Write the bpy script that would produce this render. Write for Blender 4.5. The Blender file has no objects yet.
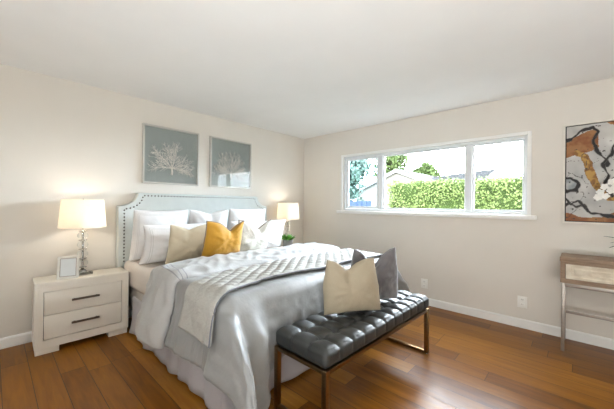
import bpy, bmesh, math, random
from mathutils import Vector, Matrix, noise

random.seed(7)
scene = bpy.context.scene
COL = scene.collection
PI = math.pi

# ------------------------------------------------------------------ camera
YAW, ROLL = math.radians(42.98), math.radians(0.63)
fw = Vector((-math.sin(YAW), math.cos(YAW), 0))
rt = fw.cross(Vector((0, 0, 1))).normalized()
up = Vector((0, 0, 1))
rt, up = rt * math.cos(ROLL) + up * math.sin(ROLL), up * math.cos(ROLL) - rt * math.sin(ROLL)
cam_data = bpy.data.cameras.new('camera')
cam = bpy.data.objects.new('camera', cam_data)
COL.objects.link(cam)
cam_data.sensor_fit = 'HORIZONTAL'
cam_data.sensor_width = 36.0
cam_data.lens = 293.4 / 614 * 36.0
cam_data.clip_start = 0.05
m = Matrix.Identity(4)
for i, a in enumerate((rt, up, -fw)):
    for j in range(3):
        m[j][i] = a[j]
m.translation = Vector((3.628, -3.802, 1.267))
cam.matrix_world = m
scene.camera = cam

# ------------------------------------------------------------------ light and exposure
vs = scene.view_settings
vs.view_transform = 'Standard'
vs.look = 'None'
vs.gamma = 1.0
vs.use_curve_mapping = False
vs.exposure = 0.08

world = bpy.data.worlds.new('overcast_sky')
scene.world = world
world.use_nodes = True
wn = world.node_tree.nodes
bg = wn['Background']
tc = wn.new('ShaderNodeTexCoord')
sep = wn.new('ShaderNodeSeparateXYZ')
ramp = wn.new('ShaderNodeValToRGB')
ramp.color_ramp.elements[0].position = 0.45
ramp.color_ramp.elements[0].color = (0.55, 0.6, 0.55, 1)
ramp.color_ramp.elements[1].position = 0.55
ramp.color_ramp.elements[1].color = (0.84, 0.93, 1.0, 1)
mp = wn.new('ShaderNodeMath')
mp.operation = 'MULTIPLY_ADD'
mp.inputs[1].default_value = 0.5
mp.inputs[2].default_value = 0.5
wl = world.node_tree.links
wl.new(tc.outputs['Generated'], sep.inputs[0])
wl.new(sep.outputs['Z'], mp.inputs[0])
wl.new(mp.outputs[0], ramp.inputs[0])
wl.new(ramp.outputs[0], bg.inputs['Color'])
bg.inputs['Strength'].default_value = 26.0


def area_light(name, loc, target, sx, sy, power, color):
    d = bpy.data.lights.new(name, 'AREA')
    d.shape = 'RECTANGLE'
    d.size, d.size_y = sx, sy
    d.energy = power
    d.color = color
    o = bpy.data.objects.new(name, d)
    COL.objects.link(o)
    o.location = loc
    o.rotation_euler = (Vector(target) - Vector(loc)).to_track_quat('-Z', 'Z').to_euler()
    return o


sun_d = bpy.data.lights.new('sun', 'SUN')
sun_d.energy = 55.0
sun_d.angle = math.radians(75)
sun_d.color = (0.80, 0.90, 1.0)
sun = bpy.data.objects.new('sun', sun_d)
COL.objects.link(sun)
sun.rotation_euler = Vector((-0.35, -1.0, -0.62)).to_track_quat('-Z', 'Y').to_euler()

# added fill light, unseen behind the camera, brightening the ceiling and near wall
fl = area_light('bounce_fill', (4.0, -4.25, 0.5), (3.7, -4.7, 1.7), 1.8, 0.8, 88, (0.93, 0.98, 1.0))
fl.rotation_euler = (PI + math.radians(-20), 0, 0)



# ------------------------------------------------------------------ helpers: materials
def lin(c):
    out = []
    for v in c[:3]:
        v = v / 255.0
        out.append(v / 12.92 if v <= 0.04045 else ((v + 0.055) / 1.055) ** 2.4)
    return tuple(out) + (1.0,)


def mat(name, rgb, rough=0.6, metal=0.0, var=0.08, scale=12.0, bump=0.0, bscale=80.0, sheen=0.0, spec=0.5, stretch=None, rgb2=None, coat=0.0):
    mt = bpy.data.materials.new(name)
    mt.use_nodes = True
    nt = mt.node_tree
    n, l = nt.nodes, nt.links
    b = n['Principled BSDF']
    b.inputs['Roughness'].default_value = rough
    b.inputs['Metallic'].default_value = metal
    b.inputs['Specular IOR Level'].default_value = spec
    if sheen:
        b.inputs['Sheen Weight'].default_value = sheen
    if coat:
        b.inputs['Coat Weight'].default_value = coat
    c = lin(rgb)
    t = n.new('ShaderNodeTexCoord')
    src = t.outputs['Object']
    if stretch:
        mpn = n.new('ShaderNodeMapping')
        mpn.inputs['Scale'].default_value = stretch
        l.new(src, mpn.inputs['Vector'])
        src = mpn.outputs['Vector']
    nz = n.new('ShaderNodeTexNoise')
    nz.inputs['Scale'].default_value = scale
    nz.inputs['Detail'].default_value = 4
    l.new(src, nz.inputs['Vector'])
    r = n.new('ShaderNodeValToRGB')
    r.color_ramp.elements[0].position = 0.3
    r.color_ramp.elements[1].position = 0.7
    if rgb2 is None:
        lo = tuple(v * (1 - var) for v in c[:3]) + (1,)
        hi = tuple(min(1, v * (1 + var)) for v in c[:3]) + (1,)
    else:
        lo, hi = c, lin(rgb2)
    r.color_ramp.elements[0].color = lo
    r.color_ramp.elements[1].color = hi
    l.new(nz.outputs['Fac'], r.inputs[0])
    l.new(r.outputs[0], b.inputs['Base Color'])
    if bump:
        nb = n.new('ShaderNodeTexNoise')
        nb.inputs['Scale'].default_value = bscale
        nb.inputs['Detail'].default_value = 3
        l.new(src, nb.inputs['Vector'])
        bp = n.new('ShaderNodeBump')
        bp.inputs['Strength'].default_value = bump
        bp.inputs['Distance'].default_value = 0.01
        l.new(nb.outputs['Fac'], bp.inputs['Height'])
        l.new(bp.outputs[0], b.inputs['Normal'])
    return mt


def math_node(nt, op, a, b=None, c=None):
    nd = nt.nodes.new('ShaderNodeMath')
    nd.operation = op
    for i, v in enumerate((a, b, c)):
        if v is None:
            continue
        if isinstance(v, (int, float)):
            nd.inputs[i].default_value = v
        else:
            nt.links.new(v, nd.inputs[i])
    return nd.outputs[0]


def floor_material():
    mt = bpy.data.materials.new('walnut_planks')
    mt.use_nodes = True
    nt = mt.node_tree
    n, l = nt.nodes, nt.links
    b = n['Principled BSDF']
    b.inputs['Specular IOR Level'].default_value = 0.28
    t = n.new('ShaderNodeTexCoord')
    s = n.new('ShaderNodeSeparateXYZ')
    l.new(t.outputs['Object'], s.inputs[0])
    W, L = 0.15, 1.2
    ry = math_node(nt, 'DIVIDE', s.outputs['Y'], W)
    row = math_node(nt, 'FLOOR', ry)
    wn1 = n.new('ShaderNodeTexWhiteNoise')
    wn1.noise_dimensions = '1D'
    l.new(row, wn1.inputs['W'])
    px = math_node(nt, 'ADD', math_node(nt, 'DIVIDE', s.outputs['X'], L), math_node(nt, 'MULTIPLY', wn1.outputs['Value'], 7.3))
    pid = math_node(nt, 'FLOOR', px)
    cb = n.new('ShaderNodeCombineXYZ')
    l.new(row, cb.inputs[0])
    l.new(pid, cb.inputs[1])
    wn2 = n.new('ShaderNodeTexWhiteNoise')
    wn2.noise_dimensions = '2D'
    l.new(cb.outputs[0], wn2.inputs['Vector'])
    # grain
    cg = n.new('ShaderNodeCombineXYZ')
    l.new(math_node(nt, 'MULTIPLY', s.outputs['X'], 1.6), cg.inputs[0])
    l.new(math_node(nt, 'MULTIPLY', s.outputs['Y'], 17.0), cg.inputs[1])
    l.new(math_node(nt, 'MULTIPLY', wn2.outputs['Value'], 37.0), cg.inputs[2])
    nz = n.new('ShaderNodeTexNoise')
    nz.inputs['Scale'].default_value = 1.7
    nz.inputs['Detail'].default_value = 7
    nz.inputs['Distortion'].default_value = 0.8
    l.new(cg.outputs[0], nz.inputs['Vector'])
    f = math_node(nt, 'ADD', math_node(nt, 'MULTIPLY', wn2.outputs['Value'], 0.42), math_node(nt, 'MULTIPLY', nz.outputs['Fac'], 0.62))
    r = n.new('ShaderNodeValToRGB')
    els = r.color_ramp.elements
    els[0].position = 0.2
    els[0].color = lin(FLOOR_C[0])
    els[1].position = 0.85
    els[1].color = lin(FLOOR_C[3])
    e = els.new(0.42)
    e.color = lin(FLOOR_C[1])
    e = els.new(0.62)
    e.color = lin(FLOOR_C[2])
    l.new(f, r.inputs[0])
    # seams
    fy = math_node(nt, 'FRACT', ry)
    fx = math_node(nt, 'FRACT', px)
    sy = math_node(nt, 'LESS_THAN', math_node(nt, 'ABSOLUTE', math_node(nt, 'SUBTRACT', fy, 0.5)), 0.487)
    sx = math_node(nt, 'LESS_THAN', math_node(nt, 'ABSOLUTE', math_node(nt, 'SUBTRACT', fx, 0.5)), 0.4985)
    seam = math_node(nt, 'MULTIPLY', sx, sy)
    mx = n.new('ShaderNodeMix')
    mx.data_type = 'RGBA'
    l.new(seam, mx.inputs[0])
    mx.inputs[6].default_value = lin((52, 30, 16))
    l.new(r.outputs[0], mx.inputs[7])
    l.new(mx.outputs[2], b.inputs['Base Color'])
    l.new(math_node(nt, 'MULTIPLY_ADD', nz.outputs['Fac'], 0.14, 0.26), b.inputs['Roughness'])
    bp = n.new('ShaderNodeBump')
    bp.inputs['Strength'].default_value = 0.25
    bp.inputs['Distance'].default_value = 0.003
    l.new(math_node(nt, 'ADD', seam, math_node(nt, 'MULTIPLY', nz.outputs['Fac'], 0.25)), bp.inputs['Height'])
    l.new(bp.outputs[0], b.inputs['Normal'])
    return mt


FLOOR_C = [(92, 52, 10), (122, 74, 15), (142, 90, 22), (164, 110, 36)]


def glass_pane_material(name, tint=(1, 1, 1), gloss=1.0):
    mt = bpy.data.materials.new(name)
    mt.use_nodes = True
    nt = mt.node_tree
    n, l = nt.nodes, nt.links
    n.remove(n['Principled BSDF'])
    out = n['Material Output']
    tr = n.new('ShaderNodeBsdfTransparent')
    tr.inputs[0].default_value = tuple(tint) + (1,)
    gl = n.new('ShaderNodeBsdfGlossy')
    gl.inputs['Roughness'].default_value = 0.01
    fr = n.new('ShaderNodeFresnel')
    fr.inputs['IOR'].default_value = 1.5
    nz = n.new('ShaderNodeTexNoise')
    nz.inputs['Scale'].default_value = 3
    bp = n.new('ShaderNodeBump')
    bp.inputs['Strength'].default_value = 0.02
    bp.inputs['Distance'].default_value = 0.002
    l.new(nz.outputs['Fac'], bp.inputs['Height'])
    l.new(bp.outputs[0], gl.inputs['Normal'])
    mx = n.new('ShaderNodeMixShader')
    l.new(math_node(nt, 'MULTIPLY', fr.outputs[0], gloss), mx.inputs[0])
    l.new(tr.outputs[0], mx.inputs[1])
    l.new(gl.outputs[0], mx.inputs[2])
    l.new(mx.outputs[0], out.inputs['Surface'])
    return mt


def crystal_material():
    mt = mat('crystal', (245, 248, 250), 0.02, var=0.01)
    b = mt.node_tree.nodes['Principled BSDF']
    b.inputs['Transmission Weight'].default_value = 1.0
    b.inputs['IOR'].default_value = 1.5
    return mt


def shade_material():
    mt = bpy.data.materials.new('linen_shade')
    mt.use_nodes = True
    nt = mt.node_tree
    n, l = nt.nodes, nt.links
    n.remove(n['Principled BSDF'])
    out = n['Material Output']
    d = n.new('ShaderNodeBsdfDiffuse')
    tl = n.new('ShaderNodeBsdfTranslucent')
    t = n.new('ShaderNodeTexCoord')
    nz = n.new('ShaderNodeTexNoise')
    nz.inputs['Scale'].default_value = 120
    l.new(t.outputs['Object'], nz.inputs['Vector'])
    r = n.new('ShaderNodeValToRGB')
    r.color_ramp.elements[0].color = lin((246, 238, 224))
    r.color_ramp.elements[1].color = lin((252, 247, 238))
    l.new(nz.outputs['Fac'], r.inputs[0])
    l.new(r.outputs[0], d.inputs[0])
    l.new(r.outputs[0], tl.inputs[0])
    mx = n.new('ShaderNodeMixShader')
    mx.inputs[0].default_value = 0.5
    l.new(d.outputs[0], mx.inputs[1])
    l.new(tl.outputs[0], mx.inputs[2])
    l.new(mx.outputs[0], out.inputs['Surface'])
    return mt


def striped_fabric(name, rgb, line_rgb, lines, rough=0.6, width=0.004, bump=0.15):
    """fabric with embroidered lines that run at given heights of the second UV axis"""
    mt = mat(name, rgb, rough, var=0.03, bump=bump, bscale=60, sheen=0.1)
    nt = mt.node_tree
    n, l = nt.nodes, nt.links
    b = n['Principled BSDF']
    uv = n.new('ShaderNodeUVMap')
    s = n.new('ShaderNodeSeparateXYZ')
    l.new(uv.outputs[0], s.inputs[0])
    tot = None
    for v in lines:
        k = math_node(nt, 'LESS_THAN', math_node(nt, 'ABSOLUTE', math_node(nt, 'SUBTRACT', s.outputs['Y'], v)), width)
        tot = k if tot is None else math_node(nt, 'MAXIMUM', tot, k)
    old = b.inputs['Base Color'].links[0].from_socket
    mx = n.new('ShaderNodeMix')
    mx.data_type = 'RGBA'
    l.new(tot, mx.inputs[0])
    l.new(old, mx.inputs[6])
    mx.inputs[7].default_value = lin(line_rgb)
    l.new(mx.outputs[2], b.inputs['Base Color'])
    return mt


def painted_canvas_material():
    mt = mat('painted_canvas', (200, 200, 196), 0.6, bump=0.3, bscale=45)
    nt = mt.node_tree
    n, l = nt.nodes, nt.links
    at = n.new('ShaderNodeVertexColor')
    at.layer_name = 'paint'
    l.new(at.outputs['Color'], n['Principled BSDF'].inputs['Base Color'])
    return mt


M = dict(
    wall=mat('greige_paint', (222, 216, 207), 0.75, var=0.015, scale=3, bump=0.05, bscale=220, spec=0.3),
    ceiling=mat('ceiling_paint', (234, 233, 231), 0.85, var=0.012, scale=3, bump=0.05, bscale=150, spec=0.2),
    trim=mat('trim_paint', (238, 237, 234), 0.4, var=0.012),
    vinyl=mat('white_vinyl', (218, 220, 221), 0.35, var=0.012),
    floor=floor_material(),
    glass=glass_pane_material('window_glass', gloss=0.6),
    screen_glass=glass_pane_material('screened_glass', tint=(0.88, 0.95, 1.0), gloss=0.8),
    picture_glass=glass_pane_material('picture_glass', gloss=0.55),
    linen_head=mat('pale_linen', (198, 202, 198), 0.8, var=0.03, bump=0.15, bscale=300),
    nail=mat('bronze_nail', (66, 54, 44), 0.35, metal=0.8),
    sheet=mat('cotton_sheet', (212, 203, 194), 0.8, var=0.02, bump=0.2, bscale=25),
    skirt=mat('skirt_cotton', (180, 176, 180), 0.8, var=0.02, bump=0.15, bscale=20),
    duvet=mat('sateen_duvet', (136, 136, 135), 0.5, var=0.02, scale=5, bump=0.35, bscale=18, sheen=0.15),
    cuff=striped_fabric('sateen_cuff', (169, 168, 166), (134, 132, 136), (0.91, 0.945, 0.98), rough=0.55, width=0.0042),
    quilt=mat('quilted_cotton', (166, 164, 158), 0.75, var=0.03, bump=0.3, bscale=60),
    edge_shade=mat('quilt_edge_shade', (100, 103, 112), 0.7),  # shade along the runner's foot edge, put into a dark colour
    pillow=mat('white_cotton', (226, 226, 229), 0.75, var=0.015, bump=0.3, bscale=22),
    cream=mat('cream_cotton', (196, 183, 158), 0.8, var=0.03, bump=0.2, bscale=60),
    mustard=mat('mustard_velvet', (180, 130, 12), 0.65, var=0.08, bump=0.2, bscale=40, sheen=0.3),
    linen=mat('ivory_linen', (206, 203, 193), 0.8, var=0.03, bump=0.3, bscale=150),
    piping=mat('taupe_piping', (128, 116, 104), 0.7),
    beige=mat('beige_cotton', (156, 144, 123), 0.75, var=0.03, bump=0.25, bscale=40),
    velvet=mat('grey_velvet', (76, 73, 75), 0.55, rgb2=(104, 100, 101), scale=7, bump=0.3, bscale=30, sheen=0.5),
    leather=mat('charcoal_leather', (48, 49, 48), 0.42, var=0.08, bump=0.12, bscale=160),
    brass=mat('brushed_bronze', (134, 108, 76), 0.28, metal=1.0, var=0.1, stretch=(1, 1, 12)),
    stand=mat('ivory_lacquer', (222, 215, 203), 0.45, var=0.012, stretch=(1, 30, 1)),
    dark=mat('shadow_gap', (70, 62, 54), 0.8),
    pewter=mat('pewter_handle', (112, 100, 90), 0.35, metal=0.9),
    chrome=mat('polished_chrome', (170, 168, 165), 0.15, metal=1.0),
    crystal=crystal_material(),
    acrylic=glass_pane_material('clear_acrylic', tint=(0.93, 0.94, 0.94), gloss=1.5),
    shade=shade_material(),
    silver=mat('silver_frame', (200, 197, 190), 0.4, metal=0.2, var=0.08, stretch=(1, 40, 40)),
    teal=mat('slate_backing', (160, 168, 165), 0.7, var=0.05, bump=0.1, bscale=200),
    coral=mat('white_coral', (246, 242, 234), 0.7, bump=0.3, bscale=200),
    photo=mat('blank_photo', (206, 211, 213), 0.3, var=0.03),
    black=mat('black_easel', (30, 29, 30), 0.6),
    canvas=painted_canvas_material(),
    art_frame=mat('pale_float_frame', (228, 222, 212), 0.5),
    wood=mat('greyed_oak', (126, 102, 82), 0.55, rgb2=(152, 127, 104), scale=4, stretch=(2, 30, 30), bump=0.15, bscale=20),
    carved=mat('whitewashed_carving', (226, 216, 198), 0.7, rgb2=(205, 192, 172), scale=18, bump=0.6, bscale=45),
    steel=mat('brushed_nickel', (158, 150, 142), 0.4, metal=0.7, stretch=(1, 1, 10)),
    outlet=mat('outlet_plastic', (240, 238, 232), 0.4, var=0.01),
    slot=mat('outlet_slot', (90, 86, 80), 0.6),
    leaf=mat('glossy_leaf', (58, 120, 34), 0.45, rgb2=(104, 168, 58), scale=14),
    dark_leaf=mat('dark_leaf', (38, 58, 36), 0.4, rgb2=(60, 84, 50)),
    petal=mat('white_petal', (244, 242, 236), 0.6),
    pot=mat('grey_pot', (150, 148, 144), 0.7, bump=0.2),
    soil=mat('potting_soil', (60, 48, 38), 0.9),
    hedge=mat('hedge_leaf', (66, 80, 38), 0.6, rgb2=(98, 109, 68), scale=9, spec=0.08),
    hedge_core=mat('hedge_core', (30, 42, 16), 0.8, rgb2=(46, 59, 25), spec=0.08),
    tree=mat('tree_leaf', (58, 76, 66), 0.6, rgb2=(92, 108, 98), scale=2, spec=0.08),
    tree2=mat('light_tree_leaf', (48, 62, 29), 0.6, rgb2=(71, 84, 49), scale=3, spec=0.08),
    bark=mat('bark', (46, 39, 32), 0.9, bump=0.6, bscale=20, spec=0.08),
    stucco=mat('cream_stucco', (104, 100, 94), 0.85, var=0.03, bump=0.2, bscale=60, spec=0.08),
    fascia=mat('white_fascia', (114, 114, 114), 0.6, spec=0.08),
    shingle=mat('grey_shingle', (12, 13, 15), 0.85, rgb2=(18, 20, 22), scale=6, stretch=(2, 9, 9), bump=0.4, bscale=12, spec=0.08),
    fence=mat('blue_grey_board', (43, 52, 71), 0.7, rgb2=(55, 63, 79), scale=8, spec=0.08),
    lawn=mat('lawn', (36, 45, 20), 0.9, rgb2=(49, 55, 29), scale=3, bump=0.5, bscale=40, spec=0.08),
)


# ------------------------------------------------------------------ helpers: geometry
def link_mesh(name, bm, material, parent=None, smooth=True, autos=None):
    bmesh.ops.recalc_face_normals(bm, faces=bm.faces)
    me = bpy.data.meshes.new(name)
    bm.to_mesh(me)
    bm.free()
    me.materials.append(material)
    if smooth:
        for p in me.polygons:
            p.use_smooth = True
        if autos:
            me.set_sharp_from_angle(angle=math.radians(autos))
    o = bpy.data.objects.new(name, me)
    COL.objects.link(o)
    if parent:
        o.parent = parent
    return o


def thing(name, label, cat, loc=(0, 0, 0), rotz=0.0, group=None):
    o = bpy.data.objects.new(name, None)
    o.empty_display_size = 0.1
    COL.objects.link(o)
    o.location = loc
    o.rotation_euler = (0, 0, rotz)
    return tag(o, label, cat, group)


def tag(o, label, cat, group=None):
    o['label'] = label
    o['category'] = cat
    if group:
        o['group'] = group
    return o


def struct(o, label=None):
    o['kind'] = 'structure'
    if label:
        o['label'] = label
    return o


def bev(bm, r, seg=2):
    if r > 0:
        bmesh.ops.bevel(bm, geom=list(bm.edges), offset=r, segments=seg, affect='EDGES', profile=0.5)


def add_box(bm, lo, hi, r=0.0, seg=2):
    t = bmesh.new()
    bmesh.ops.create_cube(t, size=1)
    for v in t.verts:
        v.co = Vector([lo[i] + (v.co[i] + 0.5) * (hi[i] - lo[i]) for i in range(3)])
    bev(t, r, seg)
    merge(bm, t)
    return bm


def merge(bm, t, mtx=None):
    vm = {}
    for v in t.verts:
        vm[v] = bm.verts.new(mtx @ v.co if mtx else v.co)
    for f in t.faces:
        try:
            bm.faces.new([vm[v] for v in f.verts])
        except ValueError:
            pass
    t.free()


def box(name, lo, hi, material, parent=None, r=0.003, seg=2):
    return link_mesh(name, add_box(bmesh.new(), lo, hi, r, seg), material, parent, smooth=r > 0, autos=40)


def add_tube(bm, pts, rad, n=8, closed=False, cap=True):
    pts = [Vector(p) for p in pts]
    N = len(pts)
    rings = []
    prev = None
    for i, p in enumerate(pts):
        if closed:
            d = pts[(i + 1) % N] - pts[i - 1]
        else:
            d = pts[min(i + 1, N - 1)] - pts[max(i - 1, 0)]
        d.normalize()
        if prev is None:
            a = d.orthogonal().normalized()
        else:
            a = (prev - d * prev.dot(d))
            if a.length < 1e-6:
                a = d.orthogonal()
            a.normalize()
        prev = a
        b = d.cross(a)
        r = rad[i] if isinstance(rad, (list, tuple)) else rad
        rings.append([bm.verts.new(p + (a * math.cos(2 * PI * k / n) + b * math.sin(2 * PI * k / n)) * r) for k in range(n)])
    for i in range(N if closed else N - 1):
        A, B = rings[i], rings[(i + 1) % N]
        for k in range(n):
            bm.faces.new((A[k], A[(k + 1) % n], B[(k + 1) % n], B[k]))
    if cap and not closed:
        bm.faces.new(rings[0])
        bm.faces.new(rings[-1])


def add_lathe(bm, prof, c=(0, 0, 0), n=24, cap=True):
    """prof: list of (radius, z)"""
    rings = []
    for r, z in prof:
        rings.append([bm.verts.new((c[0] + max(r, 1e-4) * math.cos(2 * PI * k / n), c[1] + max(r, 1e-4) * math.sin(2 * PI * k / n), c[2] + z)) for k in range(n)])
    for A, B in zip(rings, rings[1:]):
        for k in range(n):
            bm.faces.new((A[k], A[(k + 1) % n], B[(k + 1) % n], B[k]))
    if cap:
        bm.faces.new(rings[0])
        bm.faces.new(rings[-1])
    return bm


def add_prism(bm, poly, d0, d1, axis='X'):
    """polygon in the plane across the axis, extruded from d0 to d1"""
    def P(a, b, d):
        return (d, a, b) if axis == 'X' else (a, d, b) if axis == 'Y' else (a, b, d)
    A = [bm.verts.new(P(a, b, d0)) for a, b in poly]
    B = [bm.verts.new(P(a, b, d1)) for a, b in poly]
    bm.faces.new(A)
    bm.faces.new(B)
    for i in range(len(A)):
        j = (i + 1) % len(A)
        bm.faces.new((A[i], A[j], B[j], B[i]))
    return bm


def fbm(p, oct=3):
    s, a, v = 0, 1.0, Vector(p)
    for _ in range(oct):
        s += a * noise.noise(v)
        v = v * 2.03 + Vector((3.1, 7.7, 1.3))
        a *= 0.5
    return s


def smooth01(x):
    x = max(0.0, min(1.0, x))
    return x * x * (3 - 2 * x)


def rounded_grid_box(a, b, h, r, step, disp=None):
    """box of half sizes a,b,h with a fine grid, edges rounded with radius r, pushed along its normal by disp(pos, normal)"""
    bm = bmesh.new()
    na, nb, nh = [max(2, int(round(2 * q / step))) for q in (a, b, h)]
    verts = {}

    def V(x, y, z):
        k = (round(x, 5), round(y, 5), round(z, 5))
        if k not in verts:
            p = Vector((x, y, z))
            q = Vector((max(-a + r, min(a - r, x)), max(-b + r, min(b - r, y)), max(-h + r, min(h - r, z))))
            d = p - q
            if d.length > 1e-6:
                d.normalize()
                pos = q + d * r
            else:
                d, pos = Vector((0, 0, 1)), p
            if disp:
                pos = pos + d * disp(pos, d)
            verts[k] = bm.verts.new(pos)
        return verts[k]

    def face(nu, nv, fn):
        for i in range(nu):
            for j in range(nv):
                q = [fn(i / nu, j / nv), fn((i + 1) / nu, j / nv), fn((i + 1) / nu, (j + 1) / nv), fn(i / nu, (j + 1) / nv)]
                try:
                    bm.faces.new([V(*p) for p in q])
                except ValueError:
                    pass
    for s in (-1, 1):
        face(na, nb, lambda u, v: (-a + 2 * a * u, -b + 2 * b * v, s * h))
        face(na, nh, lambda u, v: (-a + 2 * a * u, s * b, -h + 2 * h * v))
        face(nb, nh, lambda u, v: (s * a, -b + 2 * b * u, -h + 2 * h * v))
    return bm


# ------------------------------------------------------------------ room shell
RX, RY, H = 5.0, -4.8, 2.44
TH = 0.14
struct(box('floor', (-TH, RY - TH, -0.1), (RX + TH, TH, 0), M['floor'], r=0))
struct(box('ceiling', (-TH, RY - TH, H), (RX + TH, TH, H + 0.1), M['ceiling'], r=0))
struct(box('wall_left', (-TH, RY - TH, 0), (0, TH, H), M['wall'], r=0))


def wall_with_hole(name, axis, d0, d1, s0, s1, h0, h1, z0, z1):
    bm = bmesh.new()

    def B(a0, a1, b0, b1):
        if axis == 'Y':
            add_box(bm, (a0, d0, b0), (a1, d1, b1))
        else:
            add_box(bm, (d0, a0, b0), (d1, a1, b1))
    B(s0, h0, 0, H)
    B(h1, s1, 0, H)
    if z0 > 0:
        B(h0, h1, 0, z0)
    B(h0, h1, z1, H)
    return struct(link_mesh(name, bm, M['wall'], smooth=False))


WX0, WX1, WZ0, WZ1 = 0.858, 3.222, 1.182, 2.026
wall_with_hole('wall_back', 'Y', 0, TH, 0, RX, WX0, WX1, WZ0, WZ1)
struct(box('wall_right', (RX, RY - TH, 0), (RX + TH, TH, H), M['wall'], r=0))
struct(box('wall_front', (0, RY - TH, 0), (RX, RY, H), M['wall'], r=0))


def baseboard(name, a, b, axis, side):
    prof = [(0, 0), (0.015, 0), (0.015, 0.078), (0.010, 0.088), (0.004, 0.092), (0, 0.092)]
    bm = bmesh.new()
    if axis == 'X':      # runs along X at y = 0, standing out to -Y
        add_prism(bm, [(side - p if side == 0 else side + p, q) for p, q in prof], a, b, 'X')
    else:
        add_prism(bm, [(side + p if side == 0 else side - p, q) for p, q in prof], a, b, 'Y')
    return struct(link_mesh(name, bm, M['trim'], smooth=False))


baseboard('baseboard_back', 0.0, RX, 'X', 0)
baseboard('baseboard_left', RY, -0.015, 'Y', 0)
baseboard('baseboard_front', 0.015, RX, 'X', RY)

# ------------------------------------------------------------------ window
win = bpy.data.objects.new('window_1', None)
COL.objects.link(win)
win.location = (2.04, 0, WZ0)
struct(win, 'wide white three-pane vinyl window over the hedge')
wo = Vector(win.location)


def wbox(name, lo, hi, material, r=0.003):
    lo, hi = Vector(lo) - wo, Vector(hi) - wo
    return box(name, lo, hi, material, win, r=r)


def frame_mesh(name, x0, x1, z0, z1, w, y0, y1, material, parent, off, ws=None, r=0.003):
    """rectangular frame in the XZ plane; ws = widths left,right,bottom,top"""
    wl_, wr, wb, wt = ws or (w, w, w, w)
    bm = bmesh.new()
    o = Vector(off)
    for lo, hi in (((x0, y0, z0), (x0 + wl_, y1, z1)), ((x1 - wr, y0, z0), (x1, y1, z1)),
                   ((x0 + wl_, y0, z0), (x1 - wr, y1, z0 + wb)), ((x0 + wl_, y0, z1 - wt), (x1 - wr, y1, z1))):
        add_box(bm, Vector(lo) - o, Vector(hi) - o, r, 1)
    return link_mesh(name, bm, material, parent, smooth=False)


frame_mesh('casing', 0.827, 3.255, 1.178, 2.056, 0.034, -0.014, 0.0, M['trim'], win, wo, ws=(0.033, 0.035, 0.006, 0.034))
frame_mesh('window_frame', WX0, WX1, WZ0, WZ1, 0.03, 0.035, 0.115, M['vinyl'], win, wo)
frame_mesh('sash', 0.892, 1.49, 1.214, 1.994, 0.04, 0.040, 0.066, M['vinyl'], win, wo, ws=(0.045, 0.05, 0.036, 0.034))
wbox('mullion', (1.488, 0.05, 1.212), (1.53, 0.11, 1.996), M['vinyl'])
wbox('mullion', (2.626, 0.045, 1.212), (2.69, 0.112, 1.996), M['vinyl'])
frame_mesh('glazing_bead', 1.53, 2.626, 1.212, 1.996, 0.02, 0.07, 0.1, M['vinyl'], win, wo)
frame_mesh('glazing_bead', 2.69, 3.192, 1.212, 1.996, 0.02, 0.07, 0.1, M['vinyl'], win, wo)
wbox('glass_pane', (0.934, 0.052, 1.246), (1.442, 0.056, 1.962), M['screen_glass'], 0)
wbox('glass_pane', (1.546, 0.084, 1.228), (2.61, 0.088, 1.98), M['glass'], 0)
wbox('glass_pane', (2.706, 0.084, 1.228), (3.176, 0.088, 1.98), M['glass'], 0)
wbox('sill', (0.775, -0.055, 1.135), (3.305, 0.034, 1.181), M['trim'], 0.008)
lt = wbox('latch', (1.478, 0.034, 1.62), (1.492, 0.05, 1.70), M['vinyl'], 0.003)

# ------------------------------------------------------------------ bed
BY, HW = -1.91, 0.955          # centre line and half width of the mattress
bed = thing('bed', 'king bed with pale upholstered nailhead headboard and gathered white skirt against the left wall', 'bed', (0, BY, 0))


def headboard_outline(inset=0.0):
    hw, zt, sw, sh = 0.995 - inset, 1.375 - inset, 0.185, 0.145
    pts = [(-hw, 0.35 if inset == 0 else 0.645), (-hw, zt - sh)]
    # concave scoop at each top corner
    n = 10
    arc = []
    for i in range(n + 1):
        a = i / n * PI / 2
        arc.append((-hw + sw * (math.sin(a)), (zt - sh) + sh * (1 - math.cos(a))))
    arc[0] = (-hw + 0.012, zt - sh)
    pts += arc
    pts += [(-x, z) for x, z in reversed(arc)]
    pts += [(hw, zt - sh), (hw, pts[0][1])]
    return pts


bm = add_prism(bmesh.new(), headboard_outline(), 0.016, 0.1, 'X')
hb = link_mesh('headboard', bm, M['linen_head'], bed, smooth=True, autos=40)
bvm = hb.modifiers.new('bevel', 'BEVEL')
bvm.width, bvm.segments, bvm.limit_method, bvm.angle_limit = 0.012, 3, 'ANGLE', math.radians(45)
pth = [(y * 0.972, z) for y, z in headboard_outline(0.03)]
bm = bmesh.new()
bmesh.ops.create_icosphere(bm, subdivisions=1, radius=0.0088)
for v in bm.verts:
    v.co.x *= 0.5
nail = link_mesh('nail', bm, M['nail'], hb)
acc, step, first = 0.0, 0.036, True
for (y0, z0), (y1, z1) in zip(pth, pth[1:]):
    L = math.hypot(y1 - y0, z1 - z0)
    while acc < L:
        f = acc / L
        o = nail if first else nail.copy()
        if not first:
            COL.objects.link(o)
        first = False
        o.location = (0.1005, y0 + (y1 - y0) * f, z0 + (z1 - z0) * f)
        acc += step
    acc -= L
for x, y in ((0.05, -0.95), (0.05, 0.95)):
    box('leg', (x - 0.03, y - 0.04, 0), (x + 0.04, y + 0.04, 0.36), M['linen_head'], bed, r=0.004)
bm = rounded_grid_box(0.995, HW - 0.035, 0.11, 0.03, 0.2)
bsp = link_mesh('box_spring', bm, M['sheet'], bed)
bsp.location = (1.115, 0, 0.29)

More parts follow.
